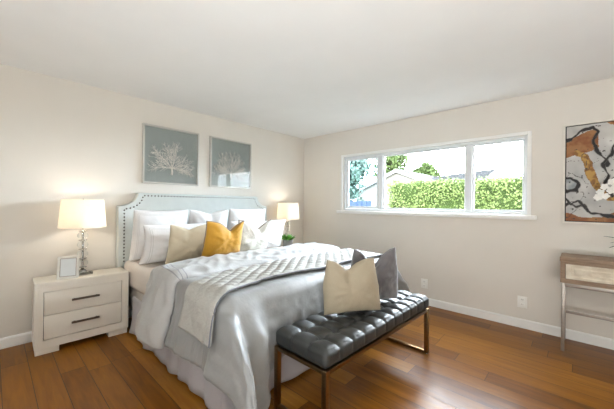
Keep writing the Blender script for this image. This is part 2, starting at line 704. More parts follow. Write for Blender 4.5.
# gathered skirt: a wall of cloth round three sides
bm = bmesh.new()
path = []
X0s, X1s, YS = 0.45, 2.095, HW - 0.005
for i in range(181):
    path.append((X0s + (X1s - X0s) * i / 180, -YS, 0, -1))
for i in range(1, 161):
    path.append((X1s, -YS + 2 * YS * i / 160, 1, 0))
for i in range(1, 181):
    path.append((X1s + (X0s - X1s) * i / 180, YS, 0, 1))
rows = []
for j in range(9):
    f = j / 8
    row = []
    for k, (x, y, nx, ny) in enumerate(path):
        s = k * 0.0115
        wv = (math.sin(s * 24 + 2.5 * fbm((s * 1.4, 0, 0), 2)) * 0.012 + 0.02 * fbm((s * 3, 4, f), 2)) * f
        out = 0.004 + 0.022 * f * f + wv
        z = 0.36 - 0.352 * f + (0.006 * (1 + math.sin(s * 24)) * (f == 1))
        row.append(bm.verts.new((x + nx * out, y + ny * out, z)))
    rows.append(row)
for A, B in zip(rows, rows[1:]):
    for k in range(len(A) - 1):
        bm.faces.new((A[k], A[k + 1], B[k + 1], B[k]))
sk = link_mesh('bed_skirt', bm, M['skirt'], bed)
sd = sk.modifiers.new('solidify', 'SOLIDIFY')
sd.thickness, sd.offset = 0.003, -1

# mattress with fitted sheet
ZM = 0.665


def mattress_disp(p, d):
    if d.z < -0.1:
        return 0.0
    return 0.006 * fbm(p * 3.0, 2) + (0.006 * abs(fbm(Vector((p.x * 7, p.y * 3, p.z * 4)), 2)) if p.x < -0.2 else 0)


bm = rounded_grid_box(0.995, HW, 0.1295, 0.06, 0.03, mattress_disp)
mt_o = link_mesh('mattress', bm, M['sheet'])
mt_o.location = (1.122, BY, 0.406 + 0.1295)
tag(mt_o, 'thick mattress in a pale fitted sheet showing between the pillows and the duvet', 'mattress')

# ------------------------------------------------------------------ duvet
XF = 2.165        # foot edge of the flat top
R0 = 0.075        # shoulder radius


def drape(s, t, top, hw, flare_n, wob, seed, xf=XF, corner=0.30, maxd=9.0):
    """cloth point for a length s (world x on the flat) and a width t from the centre line: returns the position"""
    a = max(0.0, abs(t) - (hw - R0))      # over the side
    b = max(0.0, s - (xf - R0))           # over the foot
    sg = -1 if t < 0 else 1
    d = math.hypot(a, b)
    cf = 0.0
    if d < 1e-9:
        return Vector((s, t, top))
    ux, uy = b / d, a / d
    bx, by = min(s, xf - R0), sg * min(abs(t), hw - R0)
    q = R0 * PI / 2
    if d < q:
        ph = d / R0
        out, down = R0 * math.sin(ph), R0 * (1 - math.cos(ph))
    else:
        e = d - q
        mixc = 2 * ux * uy
        fl = flare_n * uy * uy + 0.02 * ux * ux
        cf = corner * (1.0 if t < 0 else 0.6) * mixc * (1 - math.exp(-e / 0.2))
        out, down = R0 + fl * e * (1 + 0.5 * min(1, e / 0.3)) , R0 + e * math.sqrt(max(0.2, 1 - fl * fl)) - 0.35 * cf
        sc = s + sg * 3 if b == 0 else (t if a == 0 else math.atan2(b, a) * 0.5)
        w = math.sin(sc * (9.0 if a == 0 or b == 0 else 13.0) + seed + 2 * fbm((sc * 2.0, seed, d), 2))
        out += wob * w * smooth01(e / 0.35)
    return Vector((bx + ux * out + 1.15 * cf, by + sg * (uy * out + 0.42 * cf), top - down))


def cloth_sheet(name, s0, s1, t0, t1, ns, ntt, fn, material, parent, thick, uvfn=None):
    bm = bmesh.new()
    uvl = bm.loops.layers.uv.new('UVMap')
    g = []
    for i in range(ns + 1):
        row = []
        for j in range(ntt + 1):
            s = s0 + (s1 - s0) * i / ns
            t = t0 + (t1 - t0) * j / ntt
            v = bm.verts.new(fn(s, t))
            row.append((v, s, t))
        g.append(row)
    for i in range(ns):
        for j in range(ntt):
            q = (g[i][j], g[i + 1][j], g[i + 1][j + 1], g[i][j + 1])
            f = bm.faces.new([k[0] for k in q])
            for lp, k in zip(f.loops, q):
                lp[uvl].uv = (k[1], k[2] if uvfn is None else uvfn(k[1], k[2]))
    o = link_mesh(name, bm, material, parent)
    if thick:
        md = o.modifiers.new('solidify', 'SOLIDIFY')
        md.thickness, md.offset = thick, -1
        # the sheets are built facing up; check it so that thickness grows inward
        up_ = sum(p.normal.z * p.area for p in o.data.polygons)
        if up_ < 0:
            md.offset = 1
    return o


duvet = thing('duvet', 'pale grey sateen duvet draped over the bed with its head end turned back', 'duvet', (0, BY, 0))
TB = 0.715


def duvet_body(s, t):
    near = smooth01((-t - 0.55) / 0.4)
    if s > 2.05:
        s = 2.05 + (s - 2.05) * (1 + 0.41 * near)
    p = drape(s, t, TB, HW + 0.045, 0.13, 0.016, 1.7)
    e = max(0.0, abs(t) - (HW - 0.03)) + max(0, s - XF)
    puff = 0.013 * fbm((s * 3.2, t * 3.2, 1.0), 3)
    # pulled wrinkles towards the foot corner and along the foot edge
    wr = 0.012 * smooth01((s - 1.75) / 0.4) * (abs(noise.noise(Vector((t * 11 + s * 3, s * 2.2 - p.z * 2, 3.0)))) - 0.2)
    n = Vector((0, 0, 1))
    if e > 0.02:
        n = Vector((1 if s > XF else 0, (-1 if t < 0 else 1) if abs(t) > HW - 0.03 else 0, 0.3)).normalized()
    # hanging cloth gathers into upright puckers
    rid = 1 - abs(noise.noise(Vector((s * 11, t * 11 if s > XF else 0.0, p.z * 1.3 + 5)))) * 2
    under = smooth01((s - 1.55) / 0.06) * smooth01((2.25 - s) / 0.06) * smooth01((0.36 - e) / 0.05)
    wr = (wr + 0.017 * rid * smooth01((e - 0.06) / 0.15)) * (1 - 0.8 * under)
    q = p + n * (puff + wr)
    if s > XF and t < -0.66:
        q.x += 0.13 * smooth01((-t - 0.68) / 0.14) * smooth01((TB - p.z) / 0.3)
    q.z = max(q.z, 0.012)
    return q


cloth_sheet('duvet_body', 1.25, XF + 0.43, -(HW + 0.43), HW + 0.43, 84, 150, duvet_body, M['duvet'], duvet, 0.022)

XC0, XC1 = 1.02, 1.52


def cuff_profile(s):
    """thickness of the turned back fold along the bed"""
    f = (s - XC0) / (XC1 - XC0)
    return f


def duvet_cuff(s, t):
    f = cuff_profile(s)
    shift = 0.05 * fbm((t * 1.1, 9, 0), 2) * (1 if f > 0.5 else 0.6)
    top = TB + 0.028 + 0.032 * math.sin(PI * min(1, max(0, f)) ** 0.6)
    p = drape(s, t, top, HW + 0.07, 0.15, 0.010, 4.2, xf=9)
    over = max(0.0, abs(t) - (HW - 0.03))
    # rounded front and rear edges of the fold
    edge = min(1.0, max(0.0, f) / 0.14)
    redge = min(1.0, max(0.0, 1 - f) / 0.12)
    drop = 0.042 * (1 - math.sqrt(max(0, 1 - (1 - edge) ** 2))) + 0.045 * (1 - math.sqrt(max(0, 1 - (1 - redge) ** 2)))
    sg = -1 if t < 0 else 1
    side = smooth01(over / 0.12)
    puff = 0.016 * fbm((s * 4.0, t * 3.0, 5.0), 3) + 0.017 * (0.5 - abs(noise.noise(Vector((s * 7 + 3 * t, t * 7, 2)))) * 2)
    belly = 0.045 * math.sin(PI * min(1, max(0, f))) * smooth01(over / 0.4)
    q = p + Vector((0, 0, 1 - side)) * (puff - drop) + Vector((0, sg * side, 0)) * (puff * 0.7 - drop * 0.8 + belly)
    q.x += 0.06 * smooth01((-t - 0.6) / 0.4) * (1 - f) + shift * (1 - side) - 0.04 * smooth01(over / 0.5) * (1 - f) + 0.05 * smooth01(over / 0.5) * f * 0.4
    q.z += 0.02 * noise.noise(Vector((s * 6, 2, 0))) * smooth01((over - 0.3) / 0.2)
    return q


cloth_sheet('turned_back_fold', XC0, XC1, -(HW + 0.52), HW + 0.52, 36, 160, duvet_cuff, M['cuff'], duvet, 0.02, uvfn=lambda s, t: -t)

# ------------------------------------------------------------------ quilted runner
runner = thing('quilted_runner', 'white diamond quilted coverlet with a dark shadow line drawn along its edge across the foot of the duvet', 'coverlet', (0, BY, 0))
TR_ = TB + 0.045


def runner_edges(t):
    near = smooth01((-t - 0.6) / 0.5)
    a = 1.60 + 0.02 * fbm((t * 1.2, 3, 3), 2) + 0.16 * near
    b = 2.045 + 0.015 * math.sin(t * 2.0) + 0.085 * near
    return a, b


def runner_fn(u, t, lift=0.032):
    a, b = runner_edges(t)
    s = a + (b - a) * u
    p = duvet_body(s, t)
    args = (TB, HW + 0.045, 0.13, 0.016, 1.7)
    h = 0.004
    n = (drape(s + h, t, *args) - drape(s - h, t, *args)).cross(drape(s, t + h, *args) - drape(s, t - h, *args)).normalized()
    cell = 0.082
    i1, i2 = (s * 1.25 + t) / (cell * 1.5), (s * 1.25 - t) / (cell * 1.5)
    q = (abs(math.sin(PI * i1)) * abs(math.sin(PI * i2))) ** 0.45 * 0.015
    over = max(0.0, abs(t) - (HW - 0.05))
    q *= 1 - 0.85 * smooth01(over / 0.1)
    q *= smooth01(min(u, 1 - u) / 0.05)
    return p + n * (lift + q + 0.012 * smooth01((abs(t) - HW + 0.05) / 0.1))


def runner_sheet():
    bm = bmesh.new()
    g = []
    ns, ntt = 56, 260
    t0, t1 = -(HW + 0.26), HW + 0.26
    for i in range(ns + 1):
        g.append([bm.verts.new(runner_fn(i / ns, t0 + (t1 - t0) * j / ntt)) for j in range(ntt + 1)])
    for i in range(ns):
        for j in range(ntt):
            bm.faces.new((g[i][j], g[i + 1][j], g[i + 1][j + 1], g[i][j + 1]))
    o = link_mesh('quilted_top', bm, M['quilt'], runner)
    md = o.modifiers.new('solidify', 'SOLIDIFY')
    md.thickness = 0.014
    md.offset = -1 if sum(p.normal.z for p in o.data.polygons) > 0 else 1
    bm = bmesh.new()
    add_tube(bm, [runner_fn(1.0, t0 + (t1 - t0) * j / 120) + Vector((0.004, 0, -0.002)) for j in range(121)], 0.0042, 6)
    link_mesh('edge_shadow', bm, M['edge_shade'], runner)  # dark tube drawn in as the shadow along the foot edge


runner_sheet()


# ------------------------------------------------------------------ pillows
def pillow(name, label, group, w, h, th, material, loc, yaw, lean, chop=0.0, ear=0.06, seed=0.0, piping=None, flange=0.0, roll=0.0, n=44, wr=0.012, cat='pillow', sag=0.0, taper=0.0, vee=0.0, shear=0.0):
    """upright cushion standing on its lower edge; its front looks along local -Y"""
    root = bpy.data.objects.new(name, None) if piping else None

    def pt(u, v, side):
        x = u * w / 2 * (1 - ear * (1 - v * v))
        z = v * h / 2 * (1 - ear * (1 - u * u))
        x += shear * (v + 1)
        if v > 0:
            z -= chop * math.exp(-abs((u - vee) / 0.42) ** 1.5) * v * v
            x *= 1 - (0.25 * chop / max(h, 0.01) + taper) * v
        else:
            z *= 1 - 0.05 * (1 - u * u)
        fu, fv = max(0.0, 1 - abs(u) ** 2.4), max(0.0, 1 - abs(v) ** 2.4)
        if flange:
            fu = max(0.0, 1 - (abs(u) / (1 - flange)) ** 3)
            fv = max(0.0, 1 - (abs(v) / (1 - flange)) ** 3)
        t = (fu * fv) ** 0.42
        y = side * (th / 2) * t * (1 - 0.28 * v * (1 if v > 0 else 0.4))
        nz = fbm((u * 1.7 + seed, v * 1.7, seed + side), 3) * wr
        rad = abs(noise.noise(Vector((math.atan2(v, u) * 2.6 + seed, 0.8 * math.hypot(u, v), seed)))) * wr * 1.6
        y += side * (nz + rad) * t ** 0.7
        if chop and v > -0.2:
            y -= side * 0.035 * math.exp(-((u - vee) / 0.2) ** 2) * smooth01((v + 0.2) / 1.0) * t
        z -= sag * (1 - (u * u)) * max(0, v)
        return Vector((x, y, z + h / 2))
    bm = bmesh.new()
    uvl = bm.loops.layers.uv.new('UVMap')
    F, B = {}, {}
    # denser towards the rim
    def par(i):
        q = -1 + 2 * i / n
        return math.sin(q * PI / 2)
    for i in range(n + 1):
        for j in range(n + 1):
            u, v = par(i), par(j)
            F[i, j] = bm.verts.new(pt(u, v, -1))
            rim = i in (0, n) or j in (0, n)
            B[i, j] = F[i, j] if rim else bm.verts.new(pt(u, v, 1))
    for i in range(n):
        for j in range(n):
            for G in (F, B):
                ks = ((i, j), (i + 1, j), (i + 1, j + 1), (i, j + 1))
                try:
                    f = bm.faces.new([G[k] for k in ks])
                except ValueError:
                    continue
                for lp, k in zip(f.loops, ks):
                    lp[uvl].uv = (par(k[0]), max(abs(par(k[0])), abs(par(k[1]))))
    if piping is None:
        o = link_mesh(name, bm, material)
        root = o
    else:
        COL.objects.link(root)
        o = link_mesh('cushion_cover', bm, material, root)
        bm2 = bmesh.new()
        pts = []
        K = n
        for i in range(K):
            pts.append(pt(par(i), -1, -1))
        for i in range(K):
            pts.append(pt(1, par(i), -1))
        for i in range(K):
            pts.append(pt(par(K - i), 1, -1))
        for i in range(K):
            pts.append(pt(-1, par(K - i), -1))
        add_tube(bm2, pts, 0.006, 6, closed=True)
        link_mesh('piping', bm2, piping, root)
    root.matrix_world = Matrix.Translation(loc) @ Matrix.Rotation(yaw, 4, 'Z') @ Matrix.Rotation(-lean, 4, 'X') @ Matrix.Rotation(roll, 4, 'Y')
    tag(root, label, cat, group)
    return root


D = math.radians
sham_mat = striped_fabric('hemmed_cotton', (218, 216, 215), (196, 194, 192), (0.86, 0.90), rough=0.75, width=0.006)
ZP = ZM + 0.012
BACK, MID, FRONT = 'white pillows against the headboard', 'white shams in the second row', 'accent pillows on the bed'
pillow('bed_pillow', 'tall white pillow against the headboard nearest the white nightstand, leftmost of the back row', BACK, 0.565, 0.53, 0.23, sham_mat, (0.30, -2.575, ZP), D(90), D(-12), ear=0.05, seed=1.0, taper=0.03)
pillow('bed_pillow', 'white pillow standing in the middle of the back row against the headboard', BACK, 0.50, 0.53, 0.22, sham_mat, (0.295, -2.035, ZP), D(90), D(-12), ear=0.05, seed=2.0, chop=0.04)
pillow('bed_pillow', 'white pillow at the far right end of the back row against the headboard', BACK, 0.575, 0.54, 0.23, sham_mat, (0.30, -1.485, ZP), D(90), D(-12), ear=0.05, seed=3.0)
pillow('bed_pillow', 'wide white hemmed sham in the second row, behind the cream cushion', MID, 0.86, 0.40, 0.21, sham_mat, (0.575, -2.42, ZP), D(89), D(-16), ear=0.07, seed=4.0, wr=0.018)
pillow('bed_pillow', 'wide white sham in the second row, sticking out right of the ivory cushion', MID, 0.86, 0.40, 0.21, sham_mat, (0.575, -1.50, ZP), D(90), D(-16), ear=0.07, seed=5.0, wr=0.018)
pillow('throw_pillow', 'plain cream square cushion left of the mustard one on the bed', FRONT, 0.44, 0.40, 0.14, M['cream'], (0.785, -2.47, ZP + 0.01), D(87), D(-16), chop=0.05, ear=0.07, seed=6.0, cat='cushion', vee=-0.15)
pillow('throw_pillow', 'mustard yellow cushion with taupe piping on the bed', FRONT, 0.43, 0.395, 0.15, M['mustard'], (0.965, -2.222, ZP + 0.048), D(87), D(-17), chop=0.10, ear=0.09, seed=7.0, piping=M['piping'], cat='cushion', vee=0.3)
pillow('throw_pillow', 'ivory linen cushion with taupe piping right of the mustard one on the bed', FRONT, 0.47, 0.415, 0.15, M['linen'], (0.83, -1.765, ZP + 0.015), D(89), D(-16), chop=0.10, ear=0.09, seed=8.0, piping=M['piping'], cat='cushion', vee=0.25)

# ------------------------------------------------------------------ tufted bench
BX, BYc, BA, BB = 2.465, -1.918, 0.215, 0.688     # centre and half sizes
bench = thing('tufted_bench', 'charcoal leather tufted bench on bronze legs at the foot of the bed', 'bench', (BX, BYc, 0), D(-1.0))
CX, CY = 3, 11


def tuft(p, d):
    cx = (p.x / (2 * BA) + 0.5) * CX
    cy = (p.y / (2 * BB) + 0.5) * CY
    ix, iy = min(CX - 1, max(1, round(cx))), min(CY - 1, max(1, round(cy)))
    dx, dy = abs(cx - ix) * 2 * BA / CX, abs(cy - iy) * 2 * BB / CY
    gx, gy = math.exp(-(dx / 0.011)), math.exp(-(dy / 0.009))
    top = smooth01(d.z * 1.3)
    bulge = 0.010 * abs(math.sin(PI * cx)) * abs(math.sin(PI * cy)) - 0.010
    h_top = bulge - 0.009 * gx - 0.013 * gy - 0.016 * math.exp(-(dx * dx + dy * dy) / 0.020 ** 2)
    h_side = -0.009 * (gy if abs(d.y) < 0.7 else gx) * smooth01((p.z + 0.058) / 0.05)
    if d.z < -0.2:
        return 0.0
    return h_top * top + h_side * (1 - top)


bm = rounded_grid_box(BA, BB, 0.058, 0.038, 0.0085, tuft)
cu = link_mesh('seat_cushion', bm, M['leather'], bench)
cu.location = (0, 0, 0.447)
for i in range(1, CX):
    for j in range(1, CY):
        bm = bmesh.new()
        bmesh.ops.create_uvsphere(bm, u_segments=10, v_segments=6, radius=0.012)
        for v in bm.verts:
            v.co.z *= 0.5
        b_ = link_mesh('button', bm, M['leather'], cu)
        b_.location = (-BA + 2 * BA * i / CX, -BB + 2 * BB * j / CY, 0.058 - 0.046)
FT = 0.389
LW = 0.033
for sy in (-1, 1):
    y1 = sy * (BB - 0.003)
    y0 = y1 - sy * LW
    ya, yb = min(y0, y1), max(y0, y1)
    for sx in (-1, 1):
        x1 = sx * (BA - 0.004)
        xa, xb = min(x1, x1 - sx * LW), max(x1, x1 - sx * LW)
        lg = box('leg', (xa, ya, 0.008), (xb, yb, FT), M['brass'], bench, r=0.003)
        bm = bmesh.new()
        add_lathe(bm, [(0.011, 0), (0.012, 0.003), (0.009, 0.008)], ((xa + xb) / 2, (ya + yb) / 2, 0), 12)
        link_mesh('glide', bm, M['chrome'], lg)
    box('floor_rail', (-BA + 0.004 + LW, ya, 0.008), (BA - 0.004 - LW, yb, 0.03), M['brass'], bench, r=0.003)
    box('end_rail', (-BA + 0.004 + LW, ya, FT - 0.022), (BA - 0.004 - LW, yb, FT), M['brass'], bench, r=0.003)
for sx in (-1, 1):
    x1 = sx * (BA - 0.004)
    xa, xb = min(x1, x1 - sx * LW), max(x1, x1 - sx * LW)
    box('side_rail', (xa, -BB + 0.003 + LW, FT - 0.022), (xb, BB - 0.003 - LW, FT), M['brass'], bench, r=0.003)

GB = 'cushions on the bench'
ZB = 0.509
pillow('throw_pillow', 'plain beige cushion on the bench in front of the grey velvet one', GB, 0.43, 0.40, 0.15, M['beige'], (2.46, -2.06, ZB), D(58), D(-9), chop=0.07, ear=0.05, seed=9.0, cat='cushion', taper=0.16, vee=-0.1, shear=-0.03, wr=0.007)
pillow('throw_pillow', 'grey velvet cushion with a deep dent, behind the beige one on the bench', GB, 0.44, 0.44, 0.14, M['velvet'], (2.437, -1.74, ZB), D(62), D(-9), chop=0.17, ear=0.05, seed=10.0, cat='cushion', wr=0.016, taper=0.08, shear=-0.02)


# ------------------------------------------------------------------ nightstands
def make_nightstand(loc, rotz, label):
    W, DP, Z0, Z1 = 0.675, 0.292, 0.052, 0.595
    ns = thing('nightstand', label, 'nightstand', loc, rotz, 'nightstands either side of the bed')
    hw = W / 2
    box('top', (0, -hw, Z1 - 0.03), (DP, hw, Z1), M['stand'], ns, r=0.003)
    bm = bmesh.new()
    add_box(bm, (0, -hw, Z0), (DP, -hw + 0.024, Z1 - 0.03), 0.002, 1)
    add_box(bm, (0, hw - 0.024, Z0), (DP, hw, Z1 - 0.03), 0.002, 1)
    add_box(bm, (0, -hw + 0.024, Z0), (0.012, hw - 0.024, Z1 - 0.03))
    add_box(bm, (0.012, -hw + 0.024, Z0), (DP, hw - 0.024, Z0 + 0.02))
    # flat face frame left and right of the drawers, below and above them
    add_box(bm, (DP - 0.02, -hw + 0.024, Z0 + 0.02), (DP, hw - 0.024, Z0 + 0.066), 0.0)
    add_box(bm, (DP - 0.02, -hw + 0.024, Z1 - 0.078), (DP, hw - 0.024, Z1 - 0.03), 0.0)
    add_box(bm, (DP - 0.02, -hw + 0.024, Z0 + 0.066), (DP, -hw + 0.056, Z1 - 0.078), 0.0)
    add_box(bm, (DP - 0.02, hw - 0.056, Z0 + 0.066), (DP, hw - 0.024, Z1 - 0.078), 0.0)
    link_mesh('carcass', bm, M['stand'], ns, smooth=False)
    box('gap_shade_sheet', (DP - 0.06, -hw + 0.05, Z0 + 0.05), (DP - 0.03, hw - 0.05, Z1 - 0.06), M['dark'], ns, r=0)  # dark sheet behind the drawers, coloured as the shade in their gaps
    zs = ((Z0 + 0.070, 0.3165), (0.3205, Z1 - 0.082))
    for a, b in zs:
        dw = box('drawer', (DP - 0.03, -hw + 0.0605, a), (DP - 0.002, hw - 0.0605, b), M['stand'], ns, r=0.002)
        zc = (a + b) / 2 + 0.005
        bm = bmesh.new()
        add_box(bm, (DP + 0.016, -0.10, zc - 0.009), (DP + 0.028, 0.10, zc + 0.009), 0.003)
        for s in (-1, 1):
            add_box(bm, (DP - 0.004, s * 0.08 - 0.006, zc - 0.006), (DP + 0.018, s * 0.08 + 0.006, zc + 0.006))
        link_mesh('handle', bm, M['pewter'], dw, smooth=False)
    for y0, y1 in ((-hw + 0.006, -hw + 0.16), (hw - 0.16, hw - 0.006)):
        for x0, x1 in ((DP - 0.10, DP - 0.012), (0.0, 0.08)):
            box('foot', (x0, y0, 0), (x1, y1, Z0), M['stand'], ns, r=0.002)
    return ns


ZN = 0.595
make_nightstand((0.112, -3.218, 0), D(-1.5), 'ivory two-drawer nightstand with dark bar handles standing left of the bed')
make_nightstand((0.112, -0.545, 0), 0.0, 'nightstand beyond the bed near the room corner, mostly hidden by the duvet')


# ------------------------------------------------------------------ table lamps
def make_lamp(loc, label, rot=0.0):
    lp = thing('table_lamp', label, 'lamp', loc, rot, 'crystal table lamps on the nightstands')
    box('base', (-0.065, -0.065, 0), (0.065, 0.065, 0.022), M['acrylic'], lp, r=0.003)
    prof = [(0.034, 0.022), (0.032, 0.032), (0.02, 0.045), (0.011, 0.055), (0.0055, 0.07), (0.0055, 0.475), (0.012, 0.48), (0.015, 0.50), (0.015, 0.53), (0.004, 0.54), (0.004, 0.70), (0.0, 0.705)]
    link_mesh('stem', add_lathe(bmesh.new(), prof, n=20), M['chrome'], lp, autos=40)
    zs = [0.105, 0.19, 0.275, 0.36]
    for z in zs:
        t = bmesh.new()
        add_lathe(t, [(0.042 * math.sin(PI * (0.14 + 0.72 * k / 10)), z + 0.036 * -math.cos(PI * (0.14 + 0.72 * k / 10))) for k in range(11)], n=20)
        link_mesh('crystal_ball', t, M['crystal'], lp)
    for z in [0.066] + [(a + b) / 2 for a, b in zip(zs, zs[1:])] + [0.402]:
        link_mesh('spacer_disc', add_lathe(bmesh.new(), [(0.006, z - 0.006), (0.030, z - 0.004), (0.034, z), (0.030, z + 0.004), (0.006, z + 0.006)], n=20), M['chrome'], lp)
    # shade: open drum with a wall thickness
    z0, z1, r0, r1, th = 0.437, 0.695, 0.182, 0.160, 0.003
    bm = add_lathe(bmesh.new(), [(r0, z0), (r1, z1), (r1 - th, z1), (r0 - th, z0), (r0, z0)], n=48, cap=False)
    sh = link_mesh('lamp_shade', bm, M['shade'], lp, autos=40)
    bm = bmesh.new()
    for k in range(3):
        a = k * 2 * PI / 3
        add_tube(bm, [(0, 0, z1 - 0.02), ((r1 - 0.001) * math.cos(a), (r1 - 0.001) * math.sin(a), z1 - 0.012)], 0.002, 6)
    link_mesh('spider', bm, M['chrome'], sh)
    d = bpy.data.lights.new('bulb_light', 'POINT')
    d.energy = LAMP_W
    d.color = (1.0, 0.90, 0.76)
    d.shadow_soft_size = 0.035
    b = bpy.data.objects.new('bulb_light', d)
    COL.objects.link(b)
    b.parent = lp
    b.location = (0.03, 0.0, 0.575)
    return lp


LAMP_W = 3.8
make_lamp((0.23, -3.222, ZN), 'lit crystal table lamp with white shade on the ivory nightstand left of the bed', D(4))
make_lamp((0.22, -0.585, ZN), 'lit crystal table lamp with white shade behind the small plant near the room corner')

# little plant on the far nightstand
pl = thing('potted_plant', 'small spiky green succulent in a grey bowl in front of the corner lamp', 'plant', (0.365, -0.72, ZN))
link_mesh('pot', add_lathe(bmesh.new(), [(0.055, 0), (0.07, 0.02), (0.078, 0.13), (0.074, 0.134), (0.068, 0.12), (0.0, 0.118)], n=24), M['pot'], pl, autos=40)
bm = bmesh.new()
rnd = random.Random(3)
for k in range(46):
    a = rnd.uniform(0, 2 * PI)
    tilt = rnd.uniform(0.1, 1.15)
    L = rnd.uniform(0.10, 0.135)
    pts = []
    for q in range(6):
        f = q / 5
        r = 0.015 + L * f * math.sin(tilt) * (0.8 + 0.35 * f)
        pts.append(Vector((r * math.cos(a), r * math.sin(a), 0.115 + L * f * math.cos(tilt) * (1 - 0.15 * f))))
    add_tube(bm, pts, [0.008, 0.010, 0.0105, 0.009, 0.006, 0.001], 6)
link_mesh('foliage', bm, M['leaf'], pl)

# ------------------------------------------------------------------ standing photo frame
pf = thing('photo_frame', 'small silver standing photo frame with a blank picture beside the lamp on the ivory nightstand', 'photo frame', (0.345, -3.345, ZN), D(77))
W_, H_ = 0.150, 0.195
mtx = Matrix.Rotation(D(-16), 4, 'X')


def tilt_obj(o):
    o.matrix_local = mtx
    return o


bm = bmesh.new()
for lo, hi in (((-W_ / 2, -0.007, 0), (-W_ / 2 + 0.018, 0.007, H_)), ((W_ / 2 - 0.018, -0.007, 0), (W_ / 2, 0.007, H_)),
               ((-W_ / 2 + 0.018, -0.007, 0), (W_ / 2 - 0.018, 0.007, 0.018)), ((-W_ / 2 + 0.018, -0.007, H_ - 0.018), (W_ / 2 - 0.018, 0.007, H_))):
    add_box(bm, lo, hi, 0.002, 1)
tilt_obj(link_mesh('frame', bm, M['silver'], pf, smooth=False))
bm = bmesh.new()
for lo, hi in (((-W_ / 2 + 0.018, -0.0045, 0.018), (-W_ / 2 + 0.022, 0.002, H_ - 0.018)), ((W_ / 2 - 0.022, -0.0045, 0.018), (W_ / 2 - 0.018, 0.002, H_ - 0.018)),
               ((-W_ / 2 + 0.022, -0.0045, 0.018), (W_ / 2 - 0.022, 0.002, 0.022)), ((-W_ / 2 + 0.022, -0.0045, H_ - 0.022), (W_ / 2 - 0.022, 0.002, H_ - 0.018))):
    add_box(bm, lo, hi)
tilt_obj(link_mesh('inner_border', bm, M['pewter'], pf, smooth=False))
tilt_obj(box('picture', (-W_ / 2 + 0.016, -0.002, 0.016), (W_ / 2 - 0.016, 0.004, H_ - 0.016), M['photo'], pf, r=0))
bm = bmesh.new()
add_prism(bm, [(-0.035, 0.002), (0.035, 0.002), (0.02, 0.13), (-0.02, 0.13)], 0.0, 0.004, 'Y')
ea = link_mesh('easel_back', bm, M['black'], pf, smooth=False)
ea.matrix_local = Matrix.Translation((-0.03, 0.09, 0.0)) @ Matrix.Rotation(D(15), 4, 'X')


# ------------------------------------------------------------------ framed coral art
def coral_mesh(seed, w, h):
    rnd = random.Random(seed)
    bm = bmesh.new()

    def branch(p, ang, L, r, lvl):
        K = 8 if lvl == 0 else 4 if lvl == 1 else 2
        pts = [Vector((0.002 * lvl, p[0], p[1]))]
        a, q = ang, p
        for k in range(K):
            a += rnd.uniform(-0.13, 0.13)
            q = (q[0] + math.sin(a) * L / K, q[1] + math.cos(a) * L / K)
            pts.append(Vector((0.004 * rnd.uniform(-1, 1) + 0.002 * lvl, q[0], q[1])))
            if (lvl == 0 and k > 0) or (lvl == 1 and k in (1, 2)):
                for sd in (-1, 1):
                    if rnd.random() < (0.8 if lvl == 0 else 0.6):
                        tl = (0.085 if lvl == 0 else 0.04) * rnd.uniform(0.6, 1.1)
                        branch(q, a + sd * rnd.uniform(0.4, 0.75), tl * h / 0.4, r * 0.62, lvl + 1)
        add_tube(bm, pts, [r * (1 - 0.45 * k / K) for k in range(K + 1)], 5 if lvl == 0 else 4)
    add_tube(bm, [(0, 0, 0), (0, 0.003, h * 0.09), (0, -0.002, h * 0.2)], [0.013, 0.011, 0.011], 8)
    n = 13
    for k in range(n):
        a = -1.72 + 3.44 * k / (n - 1)
        R = 1 / math.sqrt((math.sin(a) / (w * 0.46)) ** 2 + (math.cos(a) / (h * 0.72)) ** 2)
        branch((0, h * 0.2), a + rnd.uniform(-0.06, 0.06), R * rnd.uniform(0.82, 1.0), 0.0044, 0)
    return bm


def make_art(yc, label, seed):
    S, SH, D0 = 0.665, 0.675, 0.035
    zc = 1.827
    fr = thing('framed_coral', label, 'wall art', (0.001, yc, zc - SH / 2), 0, 'framed white coral shadow boxes over the bed')
    bm = bmesh.new()
    w = 0.02
    for lo, hi in (((0, -S / 2, 0), (D0, -S / 2 + w, SH)), ((0, S / 2 - w, 0), (D0, S / 2, SH)), ((0, -S / 2 + w, 0), (D0, S / 2 - w, w)), ((0, -S / 2 + w, SH - w), (D0, S / 2 - w, SH))):
        add_box(bm, lo, hi, 0.002, 1)
    link_mesh('frame', bm, M['silver'], fr, smooth=False)
    box('backing', (0, -S / 2 + w - 0.002, w - 0.002), (0.008, S / 2 - w + 0.002, SH - w + 0.002), M['teal'], fr, r=0)
    cm = link_mesh('coral', coral_mesh(seed, 0.48, 0.40), M['coral'], fr)
    cm.location = (0.018, -0.005, 0.115)
    box('glass', (D0 - 0.008, -S / 2 + w - 0.001, w - 0.001), (D0 - 0.006, S / 2 - w + 0.001, SH - w + 0.001), M['picture_glass'], fr, r=0)
    return fr


make_art(-2.322, 'framed white coral fan on slate backing over the left half of the headboard', 11)
make_art(-1.502, 'framed white coral fan over the right half of the headboard, window reflected in its glass', 23)

